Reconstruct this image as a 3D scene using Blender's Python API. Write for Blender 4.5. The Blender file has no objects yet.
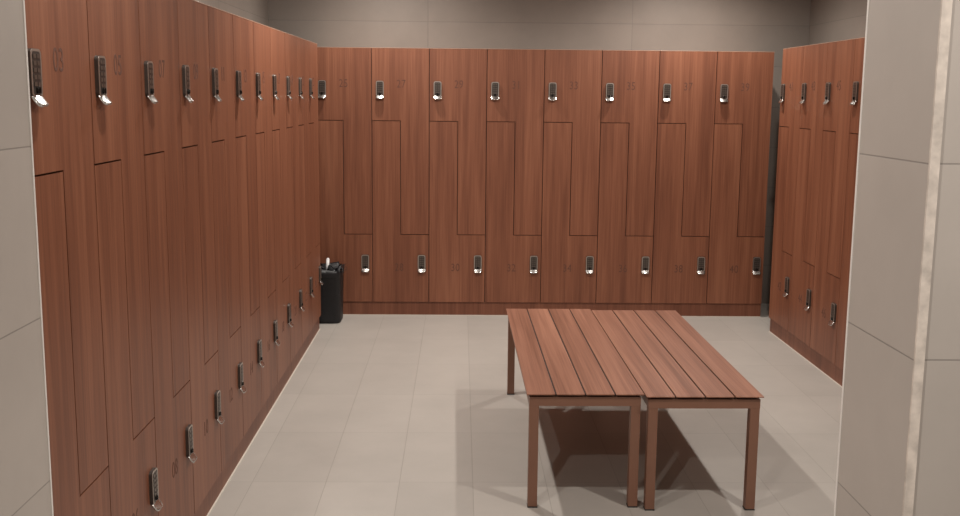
import bpy, bmesh, math, random
from mathutils import Matrix, Vector, noise
random.seed(7)
SC = bpy.context.scene
COL = SC.collection
R = math.radians

# ------------------------------------------------------------ camera
def make_camera():
    cam = bpy.data.cameras.new('camera')
    o = bpy.data.objects.new('camera', cam); COL.objects.link(o)
    yaw, pitch, roll = R(1.1825), R(-8.443), R(0.5615)
    f = Vector((math.sin(yaw)*math.cos(pitch), math.cos(yaw)*math.cos(pitch), math.sin(pitch)))
    rt = Vector((math.cos(yaw), -math.sin(yaw), 0)); up = rt.cross(f)
    r2 = rt*math.cos(roll) + up*math.sin(roll); u2 = -rt*math.sin(roll) + up*math.cos(roll)
    m = Matrix((r2, u2, -f)).transposed().to_4x4(); m.translation = Vector((0.9288, 0, 1.5726))
    o.matrix_world = m
    cam.sensor_width = 36; cam.lens = 36*991.2/960; cam.shift_y = -16.1/960
    cam.clip_start = 0.02
    SC.camera = o
make_camera()

# ------------------------------------------------------------ world, light, exposure
w = bpy.data.worlds.new('world'); SC.world = w; w.use_nodes = True
w.node_tree.nodes['Background'].inputs[0].default_value = (0.9, 0.85, 0.8, 1)
w.node_tree.nodes['Background'].inputs[1].default_value = 0.02
SC.view_settings.view_transform = 'Standard'
SC.view_settings.look = 'None'
SC.view_settings.gamma = 1
SC.view_settings.use_curve_mapping = False
SC.view_settings.exposure = 0.0
CEIL = 2.80
# every downlight: x, y, watts in the narrow beam, watts in the wide spill
LAMPS = [(0.43, 2.43, 8.3, 8.7), (2.53, 2.43, 34.8, 0), (0.43, 4.89, 23.7, 15.0), (2.53, 4.89, 0, 19.4), (0.43, 6.70, 25.0, 3.2), (2.53, 6.70, 33.9, 0)]  # last pair, at the rear, added to brighten the back row and far floor
ADDED_LAMPS_OUT = [(0.1, 0.3, 6.8, 23.5), (2.2, 0.3, 6.8, 23.5)]  # unseen lamps added to light the pillars from the camera side
LAMP_COL = (1.0, 0.93, 0.86)
def spot(x, y, watts, ang, blend):
    if watts <= 0: return
    L = bpy.data.lights.new('downlight_lamp', 'SPOT')
    L.energy = watts*4; L.color = LAMP_COL; L.spot_size = R(ang); L.spot_blend = blend
    L.shadow_soft_size = 0.035
    o = bpy.data.objects.new('downlight_lamp', L); COL.objects.link(o)
    o.location = (x, y, CEIL-0.03)
for x, y, e1, e2 in LAMPS+ADDED_LAMPS_OUT:  # inferred lamps plus the added rear and entrance ones
    spot(x, y, e1, 140, 1.0); spot(x, y, e2, 178, 0.4)

# ------------------------------------------------------------ dimensions
D = 6.9726; XB = 0.31-0.4; YL = 2.1368-0.4; YR = 6.5313; XR = 3.0254
H = 1.888; KT = 0.0968; ZU = 1.3869; ZL = 0.5875; W = 0.4; DEP = 0.478
WXL, WXR, WYB = -0.484, 3.51, 7.455
JL, JR, JY0, JY1 = 0.193, 1.624, 1.4575, 1.722      # tiled jambs of the opening

# ------------------------------------------------------------ materials
def mat(name):
    m = bpy.data.materials.new(name); m.use_nodes = True
    return m, m.node_tree.nodes, m.node_tree.links, m.node_tree.nodes['Principled BSDF']
def simple(name, col, rough=0.5, metal=0.0, nscale=0, namt=0.0, bump=0.0):
    m, N, L, b = mat(name)
    b.inputs['Base Color'].default_value = (*col, 1)
    b.inputs['Roughness'].default_value = rough; b.inputs['Metallic'].default_value = metal
    if nscale:
        tc = N.new('ShaderNodeTexCoord'); n = N.new('ShaderNodeTexNoise')
        n.inputs['Scale'].default_value = nscale; n.inputs['Detail'].default_value = 4
        L.new(tc.outputs['Object'], n.inputs['Vector'])
        r = N.new('ShaderNodeMapRange'); L.new(n.outputs['Fac'], r.inputs[0])
        r.inputs[1].default_value = 0.3; r.inputs[2].default_value = 0.7
        r.inputs[3].default_value = 1-namt; r.inputs[4].default_value = 1+namt
        mx = N.new('ShaderNodeVectorMath'); mx.operation = 'SCALE'
        mx.inputs[0].default_value = col; L.new(r.outputs[0], mx.inputs['Scale'])
        L.new(mx.outputs[0], b.inputs['Base Color'])
        if bump:
            bp = N.new('ShaderNodeBump'); bp.inputs['Strength'].default_value = bump; bp.inputs['Distance'].default_value = 0.002
            L.new(n.outputs['Fac'], bp.inputs['Height']); L.new(bp.outputs[0], b.inputs['Normal'])
    return m
def wood(name, dark, mid, light, axis='z', rough=0.45, fine=1.0, per_object=True):
    """laminate with long grain along one axis"""
    m, N, L, b = mat(name)
    tc = N.new('ShaderNodeTexCoord'); info = N.new('ShaderNodeObjectInfo')
    def grain(sc_across, sc_along, detail, seed, dist=0.0):
        mp = N.new('ShaderNodeMapping')
        s = [sc_across]*3; s['xyz'.index(axis)] = sc_along
        mp.inputs['Scale'].default_value = s; mp.inputs['Location'].default_value = (seed, seed*1.7, seed*.3)
        L.new(tc.outputs['Object'], mp.inputs['Vector'])
        n = N.new('ShaderNodeTexNoise'); n.noise_dimensions = '4D'
        n.inputs['Scale'].default_value = 1; n.inputs['Detail'].default_value = detail
        n.inputs['Roughness'].default_value = 0.6; n.inputs['Distortion'].default_value = dist
        L.new(mp.outputs[0], n.inputs['Vector'])
        k = N.new('ShaderNodeMath'); k.operation = 'MULTIPLY'; k.inputs[1].default_value = 37.0 if per_object else 0
        L.new(info.outputs['Random'], k.inputs[0]); L.new(k.outputs[0], n.inputs['W'])
        return n.outputs['Fac']
    a = grain(22*fine, 0.9, 3, 1.3, 0.4); c = grain(130*fine, 2.5, 3, 4.1); d = grain(5*fine, 0.5, 2, 8.7)
    def mul(x, v):
        q = N.new('ShaderNodeMath'); q.operation = 'MULTIPLY'; q.inputs[1].default_value = v; L.new(x, q.inputs[0]); return q.outputs[0]
    def add(x, y):
        q = N.new('ShaderNodeMath'); q.operation = 'ADD'; L.new(x, q.inputs[0]); L.new(y, q.inputs[1]); return q.outputs[0]
    s = add(add(mul(a, 0.45), mul(c, 0.30)), mul(d, 0.25))
    cr = N.new('ShaderNodeValToRGB'); e = cr.color_ramp
    e.elements[0].position = 0.38; e.elements[0].color = (*dark, 1)
    e.elements[1].position = 0.63; e.elements[1].color = (*light, 1)
    k = e.elements.new(0.5); k.color = (*mid, 1)
    L.new(s, cr.inputs[0]); L.new(cr.outputs[0], b.inputs['Base Color'])
    b.inputs['Roughness'].default_value = rough; b.inputs['Specular IOR Level'].default_value = 0.4
    bp = N.new('ShaderNodeBump'); bp.inputs['Strength'].default_value = 0.12; bp.inputs['Distance'].default_value = 0.001
    L.new(c, bp.inputs['Height']); L.new(bp.outputs[0], b.inputs['Normal'])
    return m
def tiles(name, col, w_, h_, plane, off, grout, mortar=0.0022, var=0.05, rough=0.5, cloud=0.08):
    """tiles of w_ x h_ in plane 'xy', 'xz' or 'yz' (world coordinates)"""
    m, N, L, b = mat(name)
    g = N.new('ShaderNodeNewGeometry'); sx = N.new('ShaderNodeSeparateXYZ'); L.new(g.outputs['Position'], sx.inputs[0])
    cb = N.new('ShaderNodeCombineXYZ')
    L.new(sx.outputs['xyz'.index(plane[0])], cb.inputs[0]); L.new(sx.outputs['xyz'.index(plane[1])], cb.inputs[1])
    mp = N.new('ShaderNodeMapping'); mp.inputs['Location'].default_value = (-off[0]+60*w_, -off[1]+60*h_, 0); L.new(cb.outputs[0], mp.inputs['Vector'])
    br = N.new('ShaderNodeTexBrick'); br.offset = 0; br.squash = 1
    br.inputs['Scale'].default_value = 1; br.inputs['Brick Width'].default_value = w_; br.inputs['Row Height'].default_value = h_
    br.inputs['Mortar Size'].default_value = mortar; br.inputs['Mortar Smooth'].default_value = 0.2; br.inputs['Bias'].default_value = 0
    br.inputs['Color1'].default_value = (*[c*(1-var) for c in col], 1)
    br.inputs['Color2'].default_value = (*[c*(1+var) for c in col], 1)
    br.inputs['Mortar'].default_value = (*grout, 1)
    L.new(mp.outputs[0], br.inputs['Vector'])
    n1 = N.new('ShaderNodeTexNoise'); n1.inputs['Scale'].default_value = 2.6; n1.inputs['Detail'].default_value = 6; n1.inputs['Roughness'].default_value = 0.62
    L.new(g.outputs['Position'], n1.inputs['Vector'])
    r = N.new('ShaderNodeMapRange'); r.inputs[1].default_value = 0.3; r.inputs[2].default_value = 0.7
    r.inputs[3].default_value = 1-cloud; r.inputs[4].default_value = 1+cloud; L.new(n1.outputs['Fac'], r.inputs[0])
    mx = N.new('ShaderNodeVectorMath'); mx.operation = 'SCALE'
    L.new(br.outputs['Color'], mx.inputs[0]); L.new(r.outputs[0], mx.inputs['Scale'])
    L.new(mx.outputs[0], b.inputs['Base Color'])
    b.inputs['Roughness'].default_value = rough
    iv = N.new('ShaderNodeMath'); iv.operation = 'SUBTRACT'; iv.inputs[0].default_value = 1; L.new(br.outputs['Fac'], iv.inputs[1])
    bp = N.new('ShaderNodeBump'); bp.inputs['Strength'].default_value = 0.4; bp.inputs['Distance'].default_value = 0.0015
    L.new(iv.outputs[0], bp.inputs['Height']); L.new(bp.outputs[0], b.inputs['Normal'])
    return m

WOOD = wood('locker_laminate', (0.1471, 0.0513, 0.0273), (0.2154, 0.0795, 0.0421), (0.2890, 0.1163, 0.0632), 'z', 0.42)
PLINTH = wood('plinth_laminate', (0.1442, 0.0513, 0.0281), (0.1957, 0.0722, 0.0407), (0.2472, 0.0988, 0.0561), 'z', 0.45)
SLAT = wood('bench_slat_wood', (0.1677, 0.0686, 0.0404), (0.2494, 0.1100, 0.0688), (0.3440, 0.1628, 0.1049), 'y', 0.42, 2.0)
STEEL = simple('bench_brown_steel', (0.205, 0.098, 0.062), 0.42, 0.0, 9, 0.05)
UNDER = simple('dark_light_block', (0.035, 0.016, 0.011), 0.7, nscale=20, namt=0.1)
FOOT = simple('black_rubber', (0.012, 0.011, 0.010), 0.7, nscale=40, namt=0.1)
EDGE = simple('pale_top_panel', (0.40, 0.235, 0.165), 0.45, nscale=30, namt=0.08)  # one colour, paler than the doors, over the whole panel
DARK = simple('carcass_gap_shade', (0.035, 0.015, 0.010), 0.6, nscale=8, namt=0.1)  # shade of the door gaps put into the carcass colour
GROOVE = simple('engraved_number', (0.125, 0.050, 0.031), 0.7, nscale=60, namt=0.2)
CASE = simple('lock_case_metal', (0.075, 0.062, 0.054), 0.40, 0.5, 60, 0.08)
RIM = simple('lock_rim_metal', (0.50, 0.46, 0.42), 0.32, 0.85, 60, 0.06)
KEYP = simple('lock_keypad', (0.060, 0.048, 0.042), 0.38, 0.3, 80, 0.15)
BUTN = simple('lock_buttons', (0.14, 0.118, 0.102), 0.3, 0.6, 80, 0.1)
KNOB = simple('lock_knob_dark', (0.02, 0.017, 0.015), 0.25, 0.5, 80, 0.1)
LEVER = simple('polished_lever', (0.68, 0.67, 0.65), 0.25, 1.0, 60, 0.03)
TRIM = simple('pale_edge_trim', (0.85, 0.82, 0.78), 0.4, nscale=30, namt=0.05)
SILI = simple('pale_sealant', (0.62, 0.57, 0.50), 0.5, nscale=30, namt=0.05)
RAW = simple('raw_tile_edge', (0.60, 0.535, 0.475), 0.7, nscale=45, namt=0.22, bump=0.5)
BLACK = simple('black_plastic', (0.009, 0.009, 0.011), 0.6, nscale=20, namt=0.2)
BAG = simple('black_bag_film', (0.008, 0.008, 0.010), 0.42, nscale=60, namt=0.3, bump=0.4)
WHITE = simple('white_plastic', (0.80, 0.80, 0.80), 0.35, nscale=30, namt=0.03)
CEILM = simple('ceiling_paint', (0.30, 0.28, 0.26), 0.8, nscale=2, namt=0.03)
FLOOR = tiles("floor_tiles", (0.393, 0.368, 0.335), 0.3, 0.6, 'xy', (0.3889, 3.8772), (0.30, 0.280, 0.253), 0.0014, 0.035, 0.42, 0.06)
WALLB = tiles('wall_tiles_back', (0.189, 0.163, 0.141), 1.508, 0.3, 'xz', (0.684, 2.10), (0.145, 0.126, 0.110), 0.0025, 0.03, 0.55, 0.08)
WALLS = tiles('wall_tiles_side', (0.189, 0.163, 0.141), 1.508, 0.3, 'yz', (7.45, 2.10), (0.145, 0.126, 0.110), 0.0025, 0.03, 0.55, 0.08)
JAMBS = tiles('jamb_tiles_side', (0.459, 0.415, 0.377), 0.9, 0.3, 'yz', (1.3, 1.4775), (0.29, 0.262, 0.238), 0.0014, 0.03, 0.5, 0.07)
JAMBF = tiles('jamb_tiles_front', (0.459, 0.415, 0.377), 0.6, 0.3, 'xz', (2.0, 1.4775), (0.29, 0.262, 0.238), 0.0014, 0.03, 0.5, 0.07)

# ------------------------------------------------------------ mesh helpers
def bx(bm, x0, x1, y0, y1, z0, z1):
    r = bmesh.ops.create_cube(bm, size=1)
    for v in r['verts']:
        v.co = Vector(((x0+x1)/2+v.co.x*(x1-x0), (y0+y1)/2+v.co.y*(y1-y0), (z0+z1)/2+v.co.z*(z1-z0)))
    return r['verts']
def prism(bm, pts, y0, y1):
    """polygon in x,z (counter-clockwise seen from -y) extruded y0..y1"""
    a = [bm.verts.new((x, y0, z)) for x, z in pts]; b = [bm.verts.new((x, y1, z)) for x, z in pts]
    bm.faces.new(a); bm.faces.new(list(reversed(b))); n = len(pts)
    for i in range(n): bm.faces.new((a[i], b[i], b[(i+1) % n], a[(i+1) % n]))
def cyl(bm, c, r, h, axis='z', seg=20, r2=None):
    m = Matrix.Translation(c)
    if axis == 'y': m = m @ Matrix.Rotation(R(90), 4, 'X')
    if axis == 'x': m = m @ Matrix.Rotation(R(90), 4, 'Y')
    bmesh.ops.create_cone(bm, cap_ends=True, segments=seg, radius1=r, radius2=r if r2 is None else r2, depth=h, matrix=m)
def bevel(bm, w_, seg=1, ang=40):
    es = [e for e in bm.edges if len(e.link_faces) == 2 and e.calc_face_angle(0) > R(ang)]
    bmesh.ops.bevel(bm, geom=es, offset=w_, segments=seg, affect='EDGES', profile=0.6)
def fin(name, bm, m, parent=None, loc=(0, 0, 0), smooth=False):
    bmesh.ops.recalc_face_normals(bm, faces=bm.faces)
    me = bpy.data.meshes.new(name); bm.to_mesh(me); bm.free()
    me.materials.append(m)
    if smooth:
        for p in me.polygons: p.use_smooth = True
    o = bpy.data.objects.new(name, me); COL.objects.link(o); o.location = loc
    if parent: o.parent = parent
    return o
def tag(o, label, cat, group=None):
    o['label'] = label; o['category'] = cat
    if group: o['group'] = group
    return o
def empty(name, loc=(0, 0, 0), rz=0):
    o = bpy.data.objects.new(name, None); COL.objects.link(o); o.location = loc; o.rotation_euler = (0, 0, rz)
    o.empty_display_size = 0.1
    return o
def struct(name, m, *boxes):
    bm = bmesh.new()
    for b in boxes: bx(bm, *b)
    o = fin(name, bm, m); o['kind'] = 'structure'
    return o

# ------------------------------------------------------------ room shell
OXL, OXR, OYF = -1.6, 4.2, -2.6
struct('floor', FLOOR, (OXL, OXR, OYF, WYB+0.12, -0.1, 0))
struct('ceiling', CEILM, (OXL, OXR, OYF, WYB+0.12, CEIL, CEIL+0.1))
struct('wall_back', WALLB, (WXL, WXR, WYB, WYB+0.12, 0, CEIL))
struct('wall_left', WALLS, (WXL-0.12, WXL, JY1, WYB+0.12, 0, CEIL))
struct('wall_right', WALLS, (WXR, WXR+0.12, JY1, WYB+0.12, 0, CEIL))
def jamb(name, x0, x1, inner):
    """wall piece beside the opening; the reveal gets the side-tile material"""
    bm = bmesh.new(); bx(bm, x0, x1, JY0+0.003, JY1, 0, CEIL)
    o = fin(name, bm, JAMBF); o.data.materials.append(JAMBS); o['kind'] = 'structure'
    for p in o.data.polygons:
        if abs(p.normal.x) > 0.5: p.material_index = 1
    return o
jamb('wall_front_left', OXL, JL, 1)
jamb('wall_front_right', JR, OXR, -1)
struct('wall_entrance_left', JAMBS, (OXL-0.12, OXL, OYF, JY0, 0, CEIL))
struct('wall_entrance_right', JAMBS, (OXR, OXR+0.12, OYF, JY0, 0, CEIL))
struct('wall_entrance_back', JAMBF, (OXL-0.12, OXR+0.12, OYF-0.12, OYF, 0, CEIL))
struct('trim_1', RAW, (JR+0.0002, JR+0.0150, JY0-0.002, JY0+0.003, 0, CEIL))       # raw tile edge on the near corner
struct('trim_2', RAW, (JL-0.0150, JL-0.0002, JY0-0.002, JY0+0.003, 0, CEIL))
struct('trim_3', TRIM, (JL-0.008, JL+0.0012, JY1-0.0035, JY1+0.0015, 0, CEIL))     # pale profile on the far corners
struct('trim_4', TRIM, (JR-0.0012, JR+0.008, JY1-0.0045, JY1+0.0015, 0, CEIL))
REC = 0.012
struct('trim_5', SILI, (-REC, -REC+0.006, JY1+0.015, YL+4.8, 0, 0.004))
struct('trim_6', SILI, (XR+REC-0.006, XR+REC, JY1+0.015, YR, 0, 0.004))
struct('trim_7', SILI, (XB, XB+3.2, D+REC-0.005, D+REC, 0, 0.004))

# ------------------------------------------------------------ lockers
G = 0.0023
def door_pts(upper):
    m = W/2
    if upper: return [(G, ZU+G), (m+G, ZU+G), (m+G, ZL+G), (W-G, ZL+G), (W-G, H-0.0038), (G, H-0.0038)]
    return [(G, KT+0.003), (W-G, KT+0.003), (W-G, ZL-G), (m-G, ZL-G), (m-G, ZU-G), (G, ZU-G)]
def number_mesh(txt):
    cu = bpy.data.curves.new('number', 'FONT'); cu.body = txt; cu.size = 0.078; cu.extrude = 0.0004
    cu.align_x = 'CENTER'; cu.align_y = 'CENTER'; cu.space_character = 1.05; cu.resolution_u = 4
    o = bpy.data.objects.new('number', cu); COL.objects.link(o)
    dg = bpy.context.evaluated_depsgraph_get(); dg.update()
    me = bpy.data.meshes.new_from_object(o.evaluated_get(dg))
    bpy.data.objects.remove(o); bpy.data.curves.remove(cu)
    me.transform(Matrix.Diagonal((0.8, 1, 1, 1))); me.transform(Matrix.Rotation(R(90), 4, 'X'))      # stands in x,z and faces -y
    me.materials.clear(); me.materials.append(GROOVE)
    return me
def rrect(w_, z0, z1, r, n=5):
    pts = []
    for cx, cz, a0 in ((w_/2-r, z0+r, -90), (w_/2-r, z1-r, 0), (-w_/2+r, z1-r, 90), (-w_/2+r, z0+r, 180)):
        for i in range(n+1):
            a = R(a0+90*i/n); pts.append((cx+r*math.cos(a), cz+r*math.sin(a)))
    return pts
def lock_parts(door, cx, cz):
    """combination lock: case, keypad with buttons, knob, lever; origin at the lock's middle on the door face"""
    L = (cx, 0, cz)
    bm = bmesh.new(); prism(bm, rrect(0.054, -0.046, 0.060, 0.013), -0.0100, 0.0); bevel(bm, 0.0015, 2)
    fin('lock_case', bm, CASE, door, L)
    bm = bmesh.new(); o_, i_ = rrect(0.053, -0.0455, 0.0595, 0.0125), rrect(0.043, -0.0405, 0.0540, 0.0085); n = len(o_)
    ring = [[bm.verts.new((x, y, z)) for x, z in pts] for pts, y in ((o_, -0.0095), (o_, -0.0112), (i_, -0.0112), (i_, -0.0095))]
    for q in range(4):
        for k in range(n): bm.faces.new((ring[q][k], ring[q][(k+1) % n], ring[(q+1) % 4][(k+1) % n], ring[(q+1) % 4][k]))
    r = fin('lock_rim', bm, RIM, door, L); r['label'] = 'thin silver rim around the keypad'
    bm = bmesh.new(); prism(bm, rrect(0.0428, -0.040, 0.0538, 0.008), -0.0108, -0.0095)
    k = fin('lock_keypad', bm, KEYP, door, L); k['label'] = 'dark keypad plate'
    bm = bmesh.new()
    for i in range(5):
        for s in (-1, 1):
            b0 = s*0.0095; z = 0.044-i*0.0150
            prism(bm, [(b0-0.0075, z-0.0045), (b0+0.0075, z-0.0045), (b0+0.0075, z+0.0045), (b0-0.0075, z+0.0045)], -0.0126, -0.0106)
    fin('lock_buttons', bm, BUTN, door, L)
    bm = bmesh.new(); cyl(bm, (0, -0.0130, -0.0285), 0.0080, 0.006, 'y', 20); bevel(bm, 0.0012, 2); bx(bm, -0.0014, 0.0014, -0.0180, -0.0155, -0.0345, -0.0225)
    fin('lock_knob', bm, KNOB, door, L)
    # lever: a tongue that runs down and kicks outwards
    bm = bmesh.new(); prof = [(-0.0090, -0.0370), (-0.0120, -0.0415), (-0.0158, -0.0475), (-0.0202, -0.0530), (-0.0250, -0.0580), (-0.0275, -0.0600)]
    hw = [0.0275, 0.0285, 0.0290, 0.0280, 0.0230, 0.0120]; T = 0.0035; NX = 8
    top, bot = [], []
    for (y, z), h in zip(prof, hw):
        top.append([bm.verts.new((h*(2*i/NX-1), y+0.0015*(2*i/NX-1)**2, z-0.0025*(2*i/NX-1)**2)) for i in range(NX+1)])
        bot.append([bm.verts.new((h*(2*i/NX-1), y+0.0015*(2*i/NX-1)**2+T*0.55, z-0.0025*(2*i/NX-1)**2-T)) for i in range(NX+1)])
    for g_ in (top, bot):
        for a in range(len(prof)-1):
            for i in range(NX): bm.faces.new((g_[a][i], g_[a][i+1], g_[a+1][i+1], g_[a+1][i]))
    for a in range(len(prof)-1):
        for i in (0, NX): bm.faces.new((top[a][i], top[a+1][i], bot[a+1][i], bot[a][i]))
    for a in (0, len(prof)-1):
        for i in range(NX): bm.faces.new((top[a][i], top[a][i+1], bot[a][i+1], bot[a][i]))
    l = fin('lock_lever', bm, LEVER, door, L, True); l['label'] = 'shiny silver lever'
def make_locker():
    t = empty('locker')
    bm = bmesh.new(); bx(bm, 0.0006, W-0.0006, 0.0195, DEP, KT+0.0012, H-0.0035); fin('carcass', bm, DARK, t)
    bm = bmesh.new()                                   # laminated side panels and top
    for x0, x1 in ((0.0004, 0.0006), (W-0.0006, W-0.0004)): bx(bm, x0, x1, 0.0195, DEP, KT+0.0012, H-0.0035)
    fin('side_panel', bm, WOOD, t)
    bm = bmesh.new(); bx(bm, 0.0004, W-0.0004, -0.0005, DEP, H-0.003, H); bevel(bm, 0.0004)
    tp = fin('top_panel', bm, EDGE, t); tp['label'] = 'thin pale top panel'
    for up in (True, False):
        bm = bmesh.new(); prism(bm, door_pts(up), 0, 0.0185); bevel(bm, 0.0008)
        d = fin('door', bm, WOOD, t)
        cx, cz, nx, nz = (0.0575, 1.602, 0.205, 1.640) if up else (W-0.052, 0.381, 0.188, 0.349)
        lock_parts(d, cx, cz)
        o = bpy.data.objects.new('number', number_mesh('00')); COL.objects.link(o); o.parent = d; o.location = (nx, -0.0002, nz)
        o['label'] = 'engraved dark number'
    return t
proto = make_locker()
used = False
def place_locker(loc, rz, n, label, group):
    global used
    if not used: r = proto; used = True
    else:
        r = proto.copy(); COL.objects.link(r)
        for ch in proto.children:
            c = ch.copy(); COL.objects.link(c); c.parent = r
            for g_ in ch.children:
                d = g_.copy(); COL.objects.link(d); d.parent = c
    r.location = loc; r.rotation_euler = (0, 0, rz)
    tag(r, label, 'locker', group)
    k = n
    for c in r.children:
        for d in c.children:
            if d.name.startswith('number'):
                d.data = number_mesh('%02d' % k); k += 1
    return r
ORD = ['', 'first', 'second', 'third', 'fourth', 'fifth', 'sixth', 'seventh', 'eighth', 'ninth', 'tenth', 'eleventh', 'twelfth']
place_plan = []
for k in range(8):
    lab = ('reddish-brown Z-door locker at the left end of the back row, behind the black bin' if k == 0 else
           'reddish-brown Z-door locker at the right end of the back row, beside the dark gap' if k == 7 else
           'reddish-brown Z-door locker in the back row, %s column from the left corner' % ORD[k+1])
    place_plan.append(((XB+k*W, D, 0), 0, 25+2*k, lab, 'Z-door lockers of the back row'))
for k in range(1, 12):
    lab = ('reddish-brown locker of the left row nearest the camera, touching the grey tiled pillar edge' if k == 1 else
           'reddish-brown locker at the far end of the left row, next to the black bin' if k == 11 else
           'reddish-brown locker in the left row, %s column counted from the near grey pillar' % ORD[k])
    place_plan.append(((0, YL+k*W, 0), R(90), 1+2*k, lab, 'Z-door lockers of the left row'))
for k in range(5):
    lab = ('reddish-brown locker at the far end of the right row, beside the dark gap' if k == 0 else
           'reddish-brown locker in the right row, %s column from its far end' % ORD[k+1] if k < 3 else
           'reddish-brown locker in the right row, last one showing, half hidden by the grey pillar' if k == 3 else
           'reddish-brown locker in the right row wholly behind the grey tiled pillar')
    place_plan.append(((XR, YR-k*W, 0), R(-90), 41+2*k, lab, 'Z-door lockers of the right row'))
for a in place_plan: place_locker(*a)

def plinth(name, box, label):
    bm = bmesh.new(); bx(bm, *box); bevel(bm, 0.001); tag(fin(name, bm, PLINTH), label, 'plinth')
plinth('plinth', (XB, XB+8*W, D+REC, D+DEP, 0, KT), 'low brown wooden plinth under the back row of lockers')
plinth('plinth', (-DEP, -REC, YL+W, YL+12*W, 0, KT), 'low brown wooden plinth under the left row of lockers')
plinth('plinth', (XR+REC, XR+DEP, YR-5*W, YR, 0, KT), 'low brown wooden plinth under the right row of lockers')

# ------------------------------------------------------------ benches
def make_bench():
    t = empty('slatted_bench')
    BW, BL, HB = 0.4450, 1.5131, 0.4562
    n = 4; gap = 0.0060; sw = (BW-(n-1)*gap)/n
    for i in range(n):
        x0 = i*(sw+gap); bm = bmesh.new(); bx(bm, x0, x0+sw, 0, BL, HB-0.0045, HB); bevel(bm, 0.001, 2); fin('slat', bm, SLAT, t)
    bm = bmesh.new(); bx(bm, 0.022, BW-0.022, 0.022, BL-0.022, HB-0.0140, HB-0.0050); u = fin('light_block_panel', bm, UNDER, t); u['label'] = 'dark panel added under the slats to block light'  # added dark sheet, stops light falling through the slat gaps
    a0, a1 = HB-0.0145-0.035, HB-0.0145
    bm = bmesh.new(); i = 0.010; s = 0.037
    bx(bm, i, i+s, i+s, BL-i-s, a0, a1); bx(bm, BW-i-s, BW-i, i+s, BL-i-s, a0, a1)
    bx(bm, i, BW-i, i, i+s, a0, a1); bx(bm, i, BW-i, BL-i-s, BL-i, a0, a1)
    bx(bm, i+s, BW-i-s, BL*.5-0.02, BL*.5+0.02, a0, a1)
    fin('frame', bm, STEEL, t)
    for x in (i, BW-i-s):
        for y in (i, BL-i-s):
            bm = bmesh.new(); bx(bm, x+0.0005, x+s-0.0005, y+0.0005, y+s-0.0005, 0.005, a0); bevel(bm, 0.0015, 2)
            l = fin('leg', bm, STEEL, t)
            bm = bmesh.new(); bx(bm, x-0.0005, x+s+0.0005, y-0.0005, y+s+0.0005, 0, 0.005); bevel(bm, 0.001)
            fin('foot_cap', bm, FOOT, l)
    return t
b1 = make_bench(); b1.location = (1.1870, 3.6130, 0); b1.rotation_euler.z = R(0.40)
tag(b1, 'brown slatted wooden bench, the left one of the pair pushed together on the tiled floor', 'bench', 'pair of slatted benches')
b2 = b1.copy(); COL.objects.link(b2)
for ch in b1.children:
    c = ch.copy(); COL.objects.link(c); c.parent = b2
    for g_ in ch.children:
        d = g_.copy(); COL.objects.link(d); d.parent = c
b2.location = (1.6360, 3.588, 0); b2.rotation_euler.z = R(0.40)
tag(b2, 'brown slatted wooden bench, the right one of the pair, set slightly nearer the camera', 'bench', 'pair of slatted benches')

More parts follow.
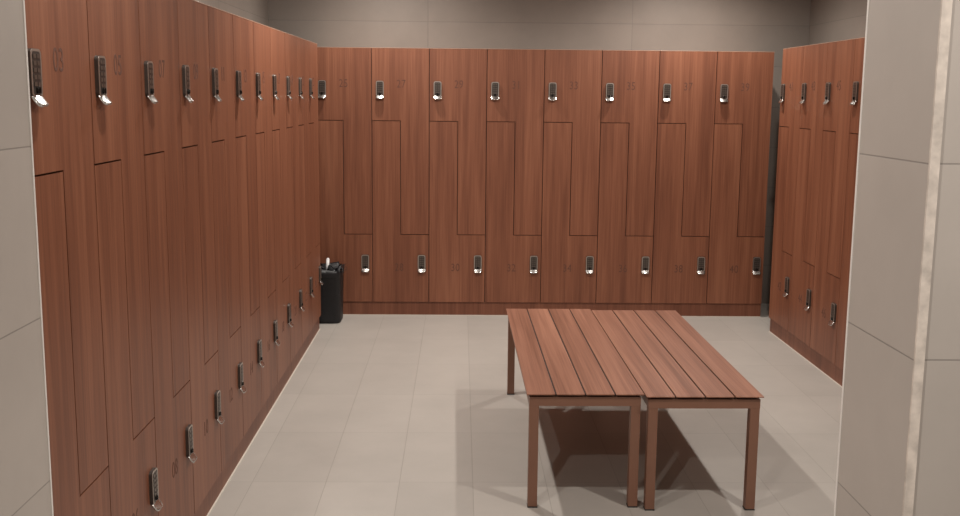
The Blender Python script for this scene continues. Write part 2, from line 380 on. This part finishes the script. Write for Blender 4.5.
# ------------------------------------------------------------ bin
def make_bin():
    t = empty('slim_bin', (0.016, 6.800, 0))
    def ring(bm, hx, hy, z, r, wob=0, n=6):
        vs = []
        for cx, cy, a0 in ((hx-r, -hy+r, -90), (hx-r, hy-r, 0), (-hx+r, hy-r, 90), (-hx+r, -hy+r, 180)):
            for i in range(n+1):
                a = R(a0+90*i/n); x, y = cx+r*math.cos(a), cy+r*math.sin(a)
                k = noise.noise(Vector((x*40, y*40, z*30)))*wob
                vs.append(bm.verts.new((x*(1+k*2.0), y*(1+k*2.0), z+k*0.25)))
        return vs
    def loft(bm, rings):
        for a, b in zip(rings, rings[1:]):
            for i in range(len(a)): bm.faces.new((a[i], a[(i+1) % len(a)], b[(i+1) % len(a)], b[i]))
    bm = bmesh.new()
    rs = [ring(bm, 0.082, 0.092, 0.0, 0.03), ring(bm, 0.090, 0.100, 0.006, 0.035), ring(bm, 0.092, 0.102, 0.02, 0.035), ring(bm, 0.096, 0.106, 0.355, 0.035),
          ring(bm, 0.099, 0.109, 0.358, 0.036), ring(bm, 0.099, 0.109, 0.368, 0.036), ring(bm, 0.093, 0.103, 0.368, 0.034), ring(bm, 0.088, 0.098, 0.03, 0.03)]
    loft(bm, rs); bm.faces.new(list(reversed(rs[0]))); bm.faces.new(rs[-1])
    fin('bin_body', bm, BLACK, t, smooth=True)
    bm = bmesh.new()                                   # crumpled liner folded over the rim
    rs = [ring(bm, 0.1015, 0.1115, 0.325, 0.037, 0.02, 10), ring(bm, 0.103, 0.113, 0.352, 0.037, 0.05, 10), ring(bm, 0.101, 0.111, 0.376, 0.036, 0.09, 10),
          ring(bm, 0.090, 0.100, 0.388, 0.034, 0.14, 10), ring(bm, 0.078, 0.088, 0.378, 0.03, 0.12, 10), ring(bm, 0.074, 0.084, 0.33, 0.03, 0.04, 10), ring(bm, 0.072, 0.082, 0.06, 0.03, 0.02, 10)]
    loft(bm, rs); bm.faces.new(rs[-1])
    fin('bag_liner', bm, BAG, t, smooth=True)
    bm = bmesh.new()                                   # two knotted ears of the bag
    for pts in ([(0.010, -0.08, 0.375), (0.018, -0.085, 0.402), (0.030, -0.085, 0.408), (0.038, -0.08, 0.394), (0.05, -0.078, 0.385)],
                [(0.055, -0.07, 0.372), (0.080, -0.08, 0.392), (0.105, -0.09, 0.388), (0.113, -0.095, 0.374), (0.104, -0.098, 0.362)],
                [(-0.06, -0.06, 0.372), (-0.05, -0.075, 0.395), (-0.03, -0.08, 0.392), (-0.02, -0.07, 0.372)]):
        for i in range(len(pts)-1):
            a, b = Vector(pts[i]), Vector(pts[i+1]); q = (b-a).to_track_quat('Z', 'Y')
            bmesh.ops.create_cone(bm, cap_ends=True, segments=8, radius1=0.0065-0.0006*i, radius2=0.0060-0.0006*i, depth=(b-a).length*1.15,
                                  matrix=Matrix.Translation((a+b)/2) @ q.to_matrix().to_4x4())
    fin('bag_knot', bm, BAG, t, smooth=True)
    tag(t, 'slim black bin with a crumpled black bag standing in the left back corner', 'bin')
    e = empty('white_handle', (0.019, 6.742, 0.370))
    bm = bmesh.new(); cyl(bm, (0, 0, 0.020), 0.0110, 0.105, 'z', 14); bmesh.ops.create_uvsphere(bm, u_segments=14, v_segments=8, radius=0.0110, matrix=Matrix.Translation((0, 0, 0.0725)))
    fin('handle', bm, WHITE, e, smooth=True)
    bm = bmesh.new(); cyl(bm, (0, 0, -0.045), 0.012, 0.03, 'z', 12); fin('collar', bm, BLACK, e)
    e.rotation_euler = (R(-3), R(3), 0)
    tag(e, 'slim white plastic handle sticking up out of the black bin', 'handle')
make_bin()

# ------------------------------------------------------------ downlights in the ceiling, inferred and added ones
def make_lamp_housing():
    t = empty('ceiling_downlight')
    bm = bmesh.new(); seg = 28; prof = [(0.075, 0), (0.075, -0.006), (0.062, -0.007), (0.055, -0.001)]
    rings = [[bm.verts.new((r*math.cos(2*math.pi*i/seg), r*math.sin(2*math.pi*i/seg), z)) for i in range(seg)] for r, z in prof]
    for a, b in zip(rings, rings[1:]):
        for i in range(seg): bm.faces.new((a[i], a[(i+1) % seg], b[(i+1) % seg], b[i]))
    fin('trim_ring', bm, WHITE, t)
    return t
p = make_lamp_housing()
for i, (x, y, e1, e2) in enumerate(LAMPS+ADDED_LAMPS_OUT):
    if i == 0: r = p
    else:
        r = p.copy(); COL.objects.link(r)
        for ch in p.children:
            c = ch.copy(); COL.objects.link(c); c.parent = r
    r.location = (x, y, CEIL)
    tag(r, 'round recessed white ceiling downlight out of view, rear and entrance ones added for light', 'ceiling light', 'recessed downlights out of frame')
